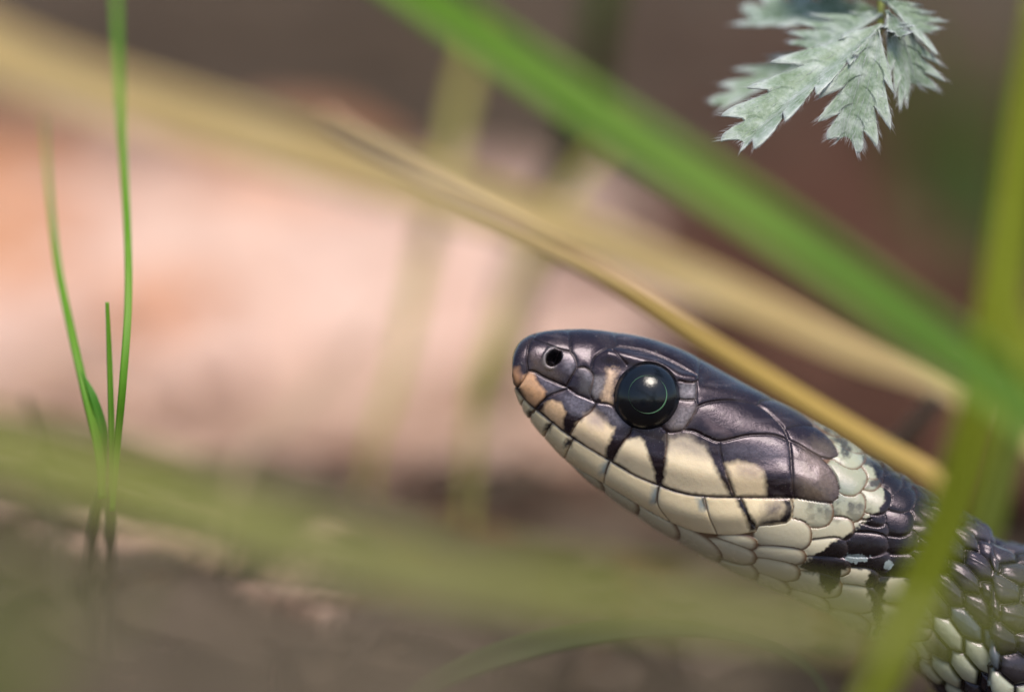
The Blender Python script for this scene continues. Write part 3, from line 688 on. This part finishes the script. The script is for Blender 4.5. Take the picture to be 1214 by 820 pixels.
    nf = np.clip((10.5 - r) / 1.5, 0, 1)[:, None]; cc = cc * (1 - nf) + BLACK * nf
    rim = (np.exp(-((r - 12.3) / 1.8) ** 2) * np.clip((664 - x) / 10, 0, 1))[:, None]; cc = cc + rim * 0.10  # pale crescent: the rim's highlight is painted into the colour
    # --- eye socket and brow
    r = np.hypot(x - EYE_PX[0], y - EYE_PX[1])
    hh = np.where(r < EYE_R, -1.3 * np.clip((EYE_R - r) / 3.0, 0, 1) + hh * np.clip(1 - (EYE_R - r) / 3.0, 0, 1), hh)
    ef = np.clip((EYE_R + 0.8 - r) / 1.5, 0, 1)[:, None]; cc = cc * (1 - ef) + BLACK * ef
    bd = np.full(n, 40.0); seg_dist(x, y, catmull([(700, 424), (718, 421), (738, 424), (756, 428.5), (775, 433.5), (792, 441), (806, 449), (822, 451)], 30), bd)
    hh = hh + 0.40 * np.exp(-(bd / 8.0) ** 2) * np.clip((x - 700) / 20, 0, 1) * (r > EYE_R - 3)
    cd = np.full(n, 40.0); seg_dist(x, y, catmull([(828, 463), (850, 463), (872, 465), (900, 471)], 20), cd)
    hh = hh + 0.10 * np.exp(-(cd / 7.0) ** 2)
    return hh, np.clip(cc, 0.002, 0.9)

def body_pattern(s, phi, b):
    n = len(s)
    LP, DP = 3.0, np.pi / 13
    u = s / LP; v = (phi + np.pi / 2) / DP
    f1 = np.full(n, 9.0); f2 = np.full(n, 9.0); iu = np.zeros(n); iv = np.zeros(n); du1 = np.zeros(n); dv1 = np.zeros(n)
    j0 = np.round(v)
    for dj in (-1, 0, 1):
        j = j0 + dj; offs = 0.5 * (np.mod(j, 2))
        i0 = np.round(u - offs)
        for di in (-1, 0, 1):
            i = i0 + di
            jx = (hash2(i, j, 3) - 0.5) * 0.16; jy = (hash2(i, j, 4) - 0.5) * 0.16
            du = (u - (i + offs + jx)) * 1.06; dv = (v - (j + jy)) * 0.93
            r = np.hypot(du, dv)
            a = r < f1
            f2 = np.where(a, f1, np.minimum(f2, r))
            iu = np.where(a, i, iu); iv = np.where(a, j, iv); du1 = np.where(a, du, du1); dv1 = np.where(a, dv, dv1)
            f1 = np.where(a, r, f1)
    e = f2 - f1
    bb0 = np.sin(-np.pi / 2 + iv * DP)
    h = 0.40 * (1 - np.exp(-e / 0.20)) - 0.35 + 0.16 * du1 + 0.22 * np.clip(1 - (f1 / 0.58) ** 2, 0, 1) + 0.07 * np.exp(-(dv1 / 0.07) ** 2) * np.clip(bb0 * 3 + 0.6, 0, 1) + 0.05 * (fbm(s * 2.2, phi * 17, 44) - 0.5)
    rnd = hash2(iu, iv, 9)
    dark = np.array([0.022, 0.018, 0.026]) + 0.03 * rnd[:, None]
    blue = np.array([0.085, 0.105, 0.135]); pale = np.array([0.40, 0.42, 0.33])
    bb = np.sin(-np.pi / 2 + iv * DP)      # height of the scale on the flank
    wob = bb + (rnd - 0.5) * 0.22
    c = np.where((wob > 0.02)[:, None], dark, np.where((wob > -0.22)[:, None], blue, pale))
    blotch = ((bb < -0.1) & (hash2(iu, iv, 12) > 0.6))
    c = np.where(blotch[:, None], dark * 0.6, c)
    edge = np.clip(1.3 - e / 0.19, 0, 1)[:, None]
    c = c * (1 - edge) + np.array([0.006, 0.005, 0.006]) * edge
    c = c * (0.85 + 0.3 * fbm(s * 1.3, phi * 9, 55)[:, None])
    return h, c

build_snake()

# ------------------------------------------------------------------ blades and stalks
def blade_geo(pts, widths, thick=0.22, fold=0.18, twist=0.0, n=70, nc=7):
    P = catmull(pts, n); wd = np.interp(np.linspace(0, 1, n), np.linspace(0, 1, len(widths)), widths)
    tg = np.gradient(P, axis=0); tg /= np.linalg.norm(tg, axis=1, keepdims=True)
    tw = np.interp(np.linspace(0, 1, n), np.linspace(0, 1, np.size(twist)), np.atleast_1d(twist))
    v = np.linspace(-1, 1, nc)
    rows, lay = [], []
    acc = 0.0
    for i in range(n):
        if i: acc += np.linalg.norm(P[i] - P[i - 1])
        nrm = CAMP + np.array([0, -150.0, 60.0]) - P[i]
        nrm = nrm - np.dot(nrm, tg[i]) * tg[i]; nrm /= np.linalg.norm(nrm)
        sd = np.cross(tg[i], nrm)
        c, s = math.cos(tw[i]), math.sin(tw[i])
        sd, nrm = sd * c + nrm * s, nrm * c - sd * s
        w = wd[i] / 2; th = min(thick, wd[i] * 0.5)
        z = fold * w * (np.abs(v) ** 1.3)
        hump = th * 0.5 * np.sqrt(np.maximum(1 - v ** 2, 0))
        front = P[i] + np.outer(v * w, sd) + np.outer(z + hump, nrm)
        back = P[i] + np.outer(v[1:-1][::-1] * w, sd) + np.outer((z - hump)[1:-1][::-1], nrm)
        rows.append(np.vstack([front, back]))
        lay.append(np.stack([np.concatenate([v * w, v[1:-1][::-1] * w]) + 5, np.full(2 * nc - 2, acc), np.zeros(2 * nc - 2)], 1))
    k = 2 * nc - 2
    V = np.vstack(rows)
    F = grid_faces(n, k, wrap=True)[:, ::-1]
    V = np.vstack([V, P[0], P[-1]]); lay = np.vstack(lay + [np.array([[5, 0, 0], [5, acc, 0]])])
    j = np.arange(k); j2 = (j + 1) % k
    tri = np.vstack([F[:, [0, 1, 2]], F[:, [0, 2, 3]], np.stack([np.full(k, n * k), j, j2], 1), np.stack([np.full(k, n * k + 1), (n - 1) * k + j2, (n - 1) * k + j], 1)])
    return V, tri, lay

def blade(name, pts, widths, mat, label=None, cat='grass blade', parent=None, group=None, px=True, root=None, **kw):
    P = [at(*p) for p in pts] if px else [np.array(p, float) for p in pts]
    if root is not None: P.append(np.array(root, float)) 
    V, F, lay = blade_geo(P, widths, **kw)
    o = mesh_obj(name, V, F, M[mat], parent, vec=lay)
    if label: tag(o, label, cat, group)
    return o

def drop(px, py, n, dx=0.0):
    p = at(px, py, n); return (p[0] + dx, p[1], -1.0)

# broad fresh green blade slanting across the picture, close in front
blade('grass_leaf', [(300, -130, -44), (500, 2, -52), (700, 135, -57), (900, 262, -60), (1060, 372, -62), (1230, 500, -64), (1420, 680, -66)], [2.9, 3.0, 3.0, 2.9, 2.9, 3.0, 3.0, 2.8], 'green',
      'broad bright green grass blade slanting down across the picture above the head', root=drop(1500, 800, -60, 6), fold=0.75, twist=[0.25, 0.1], thick=0.5)
# straw stalk lying against the back of the head
blade('dry_stalk', [(388, 138, -52), (430, 168, -48), (520, 220, -42), (620, 272, -35), (720, 327, -31), (830, 400, -28), (930, 462, -26), (1040, 528, -25), (1105, 566, -25), (1124, 600, -26), (1108, 660, -27), (1072, 745, -28), (1030, 840, -29)], [0.5, 0.9, 1.0, 1.1, 1.25, 1.5, 1.7, 1.8, 1.8, 1.6, 1.4, 1.3], 'straw_ochre',
      'thin ochre straw stalk crossing the back of the snake head', 'stalk', root=drop(985, 960, -30), fold=0.0, thick=0.7, n=110)
# broad straw blade behind
blade('straw', [(-160, -15, 150), (0, 68, 140), (140, 118, 128), (300, 165, 116), (420, 200, 108), (560, 240, 98), (700, 285, 90), (850, 345, 76), (1000, 410, 72), (1200, 500, 68)], [6.6, 6.6, 6.2, 6.0, 5.6, 4.8, 4.0, 3.2, 2.6, 2.4], 'straw',
      'broad pale straw blade running behind the green blade and above the snout', root=drop(1420, 640, 62, 10), fold=0.15)
# blurred stalks behind
blade('grass_leaf', [(568, 40, 122), (548, 110, 116), (530, 200, 110), (505, 290, 103), (485, 380, 97), (462, 470, 92), (440, 540, 88)], [1.4, 1.8, 1.9, 1.8, 1.5, 1.2, 0.9, 0.7], 'olive',
      'upright olive grass blade blurred behind, crossing the straw blade', root=drop(425, 600, 86))
blade('grass_leaf', [(735, 150, 118), (690, 205, 112), (650, 265, 106), (610, 345, 98), (580, 420, 92), (562, 480, 88)], [1.0, 1.3, 1.5, 1.8, 1.8, 1.2, 0.8], 'olive',
      'leaning olive grass blade blurred behind, just in front of the snout tip', root=drop(545, 580, 84))
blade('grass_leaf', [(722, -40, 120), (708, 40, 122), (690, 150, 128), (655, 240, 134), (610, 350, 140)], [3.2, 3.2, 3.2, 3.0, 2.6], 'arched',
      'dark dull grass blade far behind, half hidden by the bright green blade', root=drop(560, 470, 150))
blade('grass_stalk', [(452, 368, 104), (400, 430, 96), (340, 500, 88), (285, 555, 82)], [0.5, 0.9, 1.1, 1.1, 1.0], 'faint',
      'faint leaning brownish stalk among the pale litter', 'stalk', root=drop(240, 610, 78))
blade('grass_stalk', [(1115, 470, 40), (1070, 520, 44), (1030, 570, 48)], [1.4, 1.5, 1.5], 'dead_brown',
      'short dark stalk showing behind the nape under the green blade', 'stalk', root=drop(1000, 640, 50))
blade('grass_stalk', [(30, 470, 40), (55, 560, 44), (66, 640, 46)], [0.5, 1.2, 1.3], 'dead_brown',
      'short blurred brownish stalk left of the green grass tuft roots', 'stalk', root=drop(75, 720, 48))

# green tuft on the left
tuft = empty('grass_tuft', drop(128, 800, 6)); tag(tuft, 'small tuft of thin bright green grass leaves standing by itself over the litter', 'grass tuft')
blade('leaf_blade', [(136, -60, 44), (139, 40, 32), (144, 150, 20), (151, 270, 9), (152, 360, 4), (146, 450, 1.5), (138, 540, 2.5), (133, 605, 3)], [0.5, 0.66, 0.66, 0.6, 0.62, 0.62, 0.55, 0.45], 'tuft', parent=tuft, fold=0.3, thick=0.25)
blade('leaf_blade', [(52, 140, 34), (58, 220, 24), (68, 310, 14), (84, 390, 8), (100, 460, 5), (116, 530, 4), (122, 590, 4)], [0.15, 0.4, 0.6, 0.66, 0.7, 0.75, 0.6], 'tuft', parent=tuft, fold=0.3, thick=0.25)
blade('leaf_blade', [(127, 358, 3), (130, 430, 3), (132, 500, 3), (133, 590, 3)], [0.3, 0.45, 0.5, 0.45], 'tuft', parent=tuft, fold=0.3, thick=0.25)
blade('leaf_sheath', [(96, 440, 5.5), (110, 470, 4.6), (121, 510, 4.2), (122, 545, 4.2), (120, 590, 4.4)], [0.12, 0.7, 0.9, 0.6, 0.5], 'green_deep', parent=tuft, fold=0.2, thick=0.25)
blade('stem', [(121, 570, 4.2), (112, 620, 9), (106, 700, 30)], [0.6, 1.0, 1.0, 1.0], 'dead_brown', parent=tuft, root=drop(106, 780, 38), fold=0.0, thick=0.7)
blade('stem', [(132, 575, 3.2), (131, 630, 8), (128, 700, 30)], [0.7, 1.0, 1.0, 1.0], 'dead_brown', parent=tuft, root=drop(126, 780, 38), fold=0.0, thick=0.7)

_o = single_leaf(255, 790, 12, 8, 0.6, 'small crumpled tan dead leaf lying low beside the foot of the grass tuft', mat='tan_leaf', z=1.0, curl=0.9, seed=31)
# yellow-green blade close in front, a dull one behind
blade('grass_leaf', [(1235, 0, -46), (1216, 130, -45), (1194, 280, -44), (1170, 420, -43), (1147, 530, -42), (1118, 620, -41), (1082, 705, -40), (1046, 790, -39), (1016, 870, -38)], [2.0, 2.6, 3.0, 3.2, 3.3, 3.3, 3.2, 3.0, 2.6], 'yellowgreen',
      'yellow-green grass blade standing upright in front of the neck', root=drop(980, 1000, -36), fold=0.55, twist=[0.1, 0.4], thick=0.4)
blade('grass_leaf', [(1300, 140, 38), (1252, 300, 40), (1215, 430, 42), (1186, 530, 44), (1160, 640, 46), (1140, 720, 48)], [2.4, 3.6, 4.0, 4.0, 3.8, 3.4, 3.0], 'dull',
      'wide dull green blade rising behind the body', root=drop(1125, 800, 50), fold=0.25, twist=0.25, thick=0.4)
blade('grass_leaf', [(1186, 250, -50), (1196, 340, -50), (1216, 420, -50), (1262, 500, -50), (1330, 600, -50)], [0.5, 1.6, 2.2, 2.4, 2.4, 2.0], 'yellowgreen',
      'short yellowish grass blade bending beside the upright one', root=drop(1450, 900, -50), fold=0.3)

# blurred band low in front
blade('grass_leaf', [(-260, 440, -84), (-80, 512, -86), (120, 565, -88), (320, 625, -90), (500, 668, -91), (700, 702, -92), (900, 728, -92), (1100, 748, -93), (1300, 775, -94)], [2.4, 2.9, 3.3, 3.3, 2.8, 2.2, 1.8, 1.2, 1.0], 'pale_green',
      'pale olive green grass blade lying low under the jaw, strongly blurred', root=drop(1700, 1100, -96), fold=0.25, thick=0.4)
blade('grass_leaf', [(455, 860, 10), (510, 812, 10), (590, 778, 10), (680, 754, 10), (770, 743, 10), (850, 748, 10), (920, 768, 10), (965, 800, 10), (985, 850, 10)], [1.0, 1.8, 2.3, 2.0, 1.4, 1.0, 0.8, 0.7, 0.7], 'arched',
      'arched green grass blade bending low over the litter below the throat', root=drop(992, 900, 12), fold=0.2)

# ------------------------------------------------------------------ silvery pinnate leaf
def leaflet_geo(base, tip, width, bow, roll, teeth, seed, pleat=0.42, nr=150, nc=15):
    base, tip = np.array(base), np.array(tip)
    ax = tip - base; Ln = np.linalg.norm(ax); ax /= Ln
    nrm = -DIRV * 0.8 + UPV * 0.6; nrm -= np.dot(nrm, ax) * ax; nrm /= np.linalg.norm(nrm)
    sd = np.cross(ax, nrm)
    c, s = math.cos(roll), math.sin(roll); sd, nrm = sd * c + nrm * s, nrm * c - sd * s
    r = np.random.default_rng(seed)
    u = np.linspace(0, 1, nr)[:, None]; v = np.linspace(-1, 1, nc)[None, :]
    env = (np.clip(u / 0.25, 0.05, 1) ** 0.8) * (1 - np.clip((u - 0.55) / 0.45, 0, 1) ** 2.0 * 0.62)
    ph = u * teeth + np.where(v > 0, 0.35, 0.0)
    saw = ph - np.floor(ph)
    size = 0.85 + 0.3 * hash2(np.floor(ph), np.sign(v) + 2 + 0 * ph, seed)
    tooth = np.where(saw < 0.82, np.sin(np.pi / 2 * np.clip(saw / 0.82, 0, 1)) ** 0.9, (1 - saw) / 0.18)
    edge = (0.46 + 0.54 * tooth) * size
    av = np.abs(v)
    hw = width * 0.5 * env * (1 - (1 - edge) * np.clip((av - 0.2) / 0.8, 0, 1))
    y = v * hw
    fwd = 1.15 * np.abs(y) * (0.35 + 0.65 * av)
    xx = u * Ln * 0.90 + fwd
    z = bow * Ln * (u * (1 - u)) * 4 * 0.25 + 0.30 * np.abs(y) * 0.9 + pleat * (saw - 0.45) * av * np.clip(env, 0, 1) - 0.25 * np.exp(-(v / 0.13) ** 2)
    z = z + 0.10 * (vnoise(xx * 2 + 60, y * 2 + 60, seed) - 0.5)
    P = base + xx[..., None] * ax + y[..., None] * sd + z[..., None] * nrm
    top = P.reshape(-1, 3)
    Nn = np.cross(np.gradient(P, axis=0), np.gradient(P, axis=1)).reshape(-1, 3); Nn /= np.maximum(np.linalg.norm(Nn, axis=1, keepdims=True), 1e-9)
    if np.mean(Nn @ nrm) < 0: Nn = -Nn
    bot = top - Nn * 0.12
    F = grid_faces(nr, nc); k = nr * nc
    idx = np.arange(k).reshape(nr, nc)
    loop = np.concatenate([idx[0, :], idx[1:, -1], idx[-1, -2::-1], idx[-2:0:-1, 0]]); nx = np.roll(loop, -1)
    return np.vstack([top, bot]), np.vstack([F, F[:, ::-1] + k, np.stack([loop, loop + k, nx + k, nx], 1)]), P, Nn.reshape(nr, nc, 3), ax, sd, np.tile(np.stack([av + 0 * u, saw, env + 0 * v], -1).reshape(-1, 3), (2, 1))

def hairs(P, Nn, ax, sd, count, seed):
    r = np.random.default_rng(seed); nr, nc, _ = P.shape
    i = r.integers(3, nr - 2, count); j = r.integers(0, nc, count)
    e = r.random(count) < 0.22; j = np.where(e, np.where(r.random(count) < 0.5, 0, nc - 1), j)
    e2 = r.random(count) < 0.05; i = np.where(e2, nr - 2, i)
    p = P[i, j]; nn = Nn[i, j]
    vs = (j / (nc - 1) * 2 - 1)[:, None]
    d = ax * (0.8 + 0.3 * r.random((count, 1))) + sd * (vs * 0.75 + (r.random((count, 1)) - 0.5) * 0.35) + nn * (0.08 + 0.16 * r.random((count, 1)))
    d /= np.linalg.norm(d, axis=1, keepdims=True)
    ln = r.uniform(0.35, 0.95, (count, 1)); w = 0.006
    q = np.cross(d, nn); q /= np.maximum(np.linalg.norm(q, axis=1, keepdims=True), 1e-9)
    m1 = p + d * ln * 0.55 + nn * 0.05; m2 = p + d * ln + nn * 0.02
    V = np.stack([p - q * w, p + q * w, p + nn * w * 1.5, m1 - q * w * 0.8, m1 + q * w * 0.8, m1 + nn * w * 1.2, m2], 1).reshape(-1, 3)
    f = np.array([[0, 1, 4], [0, 4, 3], [1, 2, 5], [1, 5, 4], [2, 0, 3], [2, 3, 5], [3, 4, 6], [4, 5, 6], [5, 3, 6]])
    F = (f[None] + (np.arange(count) * 7)[:, None, None]).reshape(-1, 3)
    return V, F

sroot = empty('silvery_leaf', at(1045, 12, 2)); tag(sroot, 'silvery green hairy toothed compound leaf hanging above the green blade', 'leaf')
LFL = [  # base px,n / tip px,n / width mm / bow / roll / teeth
    ((1046, 28, 4.0), (862, 182, -1.0), 6.0, 0.10, -0.30, 4.4, 1), ((1042, 34, 2.0), (1000, 176, 0.5), 5.6, 0.10, 0.30, 3.8, 2),
    ((1010, 52, 14), (842, 134, 12), 5.0, 0.12, -0.5, 4.6, 3), ((1046, 14, 10), (872, 24, 16), 5.6, 0.05, -0.2, 4.6, 4),
    ((1052, 12, 4.0), (1084, 108, 4.5), 5.6, 0.10, 0.25, 4.2, 5), ((1044, -4, 6), (940, -34, 15), 4.4, 0.08, -0.4, 5.2, 6),
    ((1046, -8, 6), (1140, -30, 8), 4.2, 0.08, 0.3, 5.0, 7), ((1045, 30, 6), (1070, 44, 2), 2.2, 0.2, 0.2, 3.0, 8), ((1046, 16, 6), (948, 62, 7), 5.0, 0.06, -0.3, 4.4, 9), ((1048, -2, 5), (1100, 44, 6), 4.6, 0.08, 0.3, 4.2, 10)]
for (b0, t0, w0, bow, ro, te, sd0) in LFL:
    V, F, P, Nn, ax, sdv, lay = leaflet_geo(at(*b0), at(*t0), w0, bow, ro, te, sd0)
    lf = mesh_obj('leaflet', V, F, M['silver'], sroot, vec=lay)
    Vh, Fh = hairs(P, Nn, ax, sdv, 900 if sd0 in (1, 2, 5) else 400, sd0)
    h = mesh_obj('silky_hairs', Vh, Fh, M['hair'], lf); h['kind'] = 'stuff'
blade('leaf_stalk', [(1042, 40, 5.0), (1044, 24, 7.5), (1046, -10, 9), (1060, -90, 12), (1100, -180, 24), (1180, -200, 40), (1300, -60, 52), (1400, 240, 58)], [0.3, 0.5, 0.6, 0.8, 1.0, 1.2, 1.2, 1.2, 1.2], 'dull', parent=sroot, root=drop(1440, 500, 60), fold=0.0, thick=0.9)

# ------------------------------------------------------------------ dry grass standing just in front of the lens
def near_tuft(label, xs, top, n_, mats, count, seed, w=(1.6, 2.8)):
    r = random.Random(seed)
    rt = empty('grass_tuft', drop(sum(xs) / 2, 900, n_)); tag(rt, label, 'grass tuft')
    for k in range(count):
        x = r.uniform(*xs); t = r.uniform(*top); n = n_ + r.uniform(-14, 14); lean = r.uniform(-160, 160)
        blade('leaf_blade', [(x + lean, t, n), (x + lean * 0.6, t + 90, n), (x + lean * 0.25, t + 260, n)], [0.3, r.uniform(*w), r.uniform(*w), 1.6], r.choice(mats), parent=rt, root=drop(x, 1000, n), n=24, nc=5, twist=r.uniform(-0.5, 0.5))
near_tuft('very blurred grey-brown dry grass tuft standing low between the lens and the green tuft', (-120, 420), (600, 740), -165, ['dead_brown'], 15, 1)
near_tuft('very blurred brown dry grass tuft standing low in front of the arched green leaf', (330, 980), (690, 780), -160, ['dead_brown'], 9, 2)
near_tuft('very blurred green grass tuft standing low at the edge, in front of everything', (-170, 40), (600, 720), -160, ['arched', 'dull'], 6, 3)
near_tuft('dark green grass tuft far behind, between the silvery leaf and the upright blade', (1110, 1260), (-60, 120), 350, ['arched'], 9, 4, (3.0, 5.0))
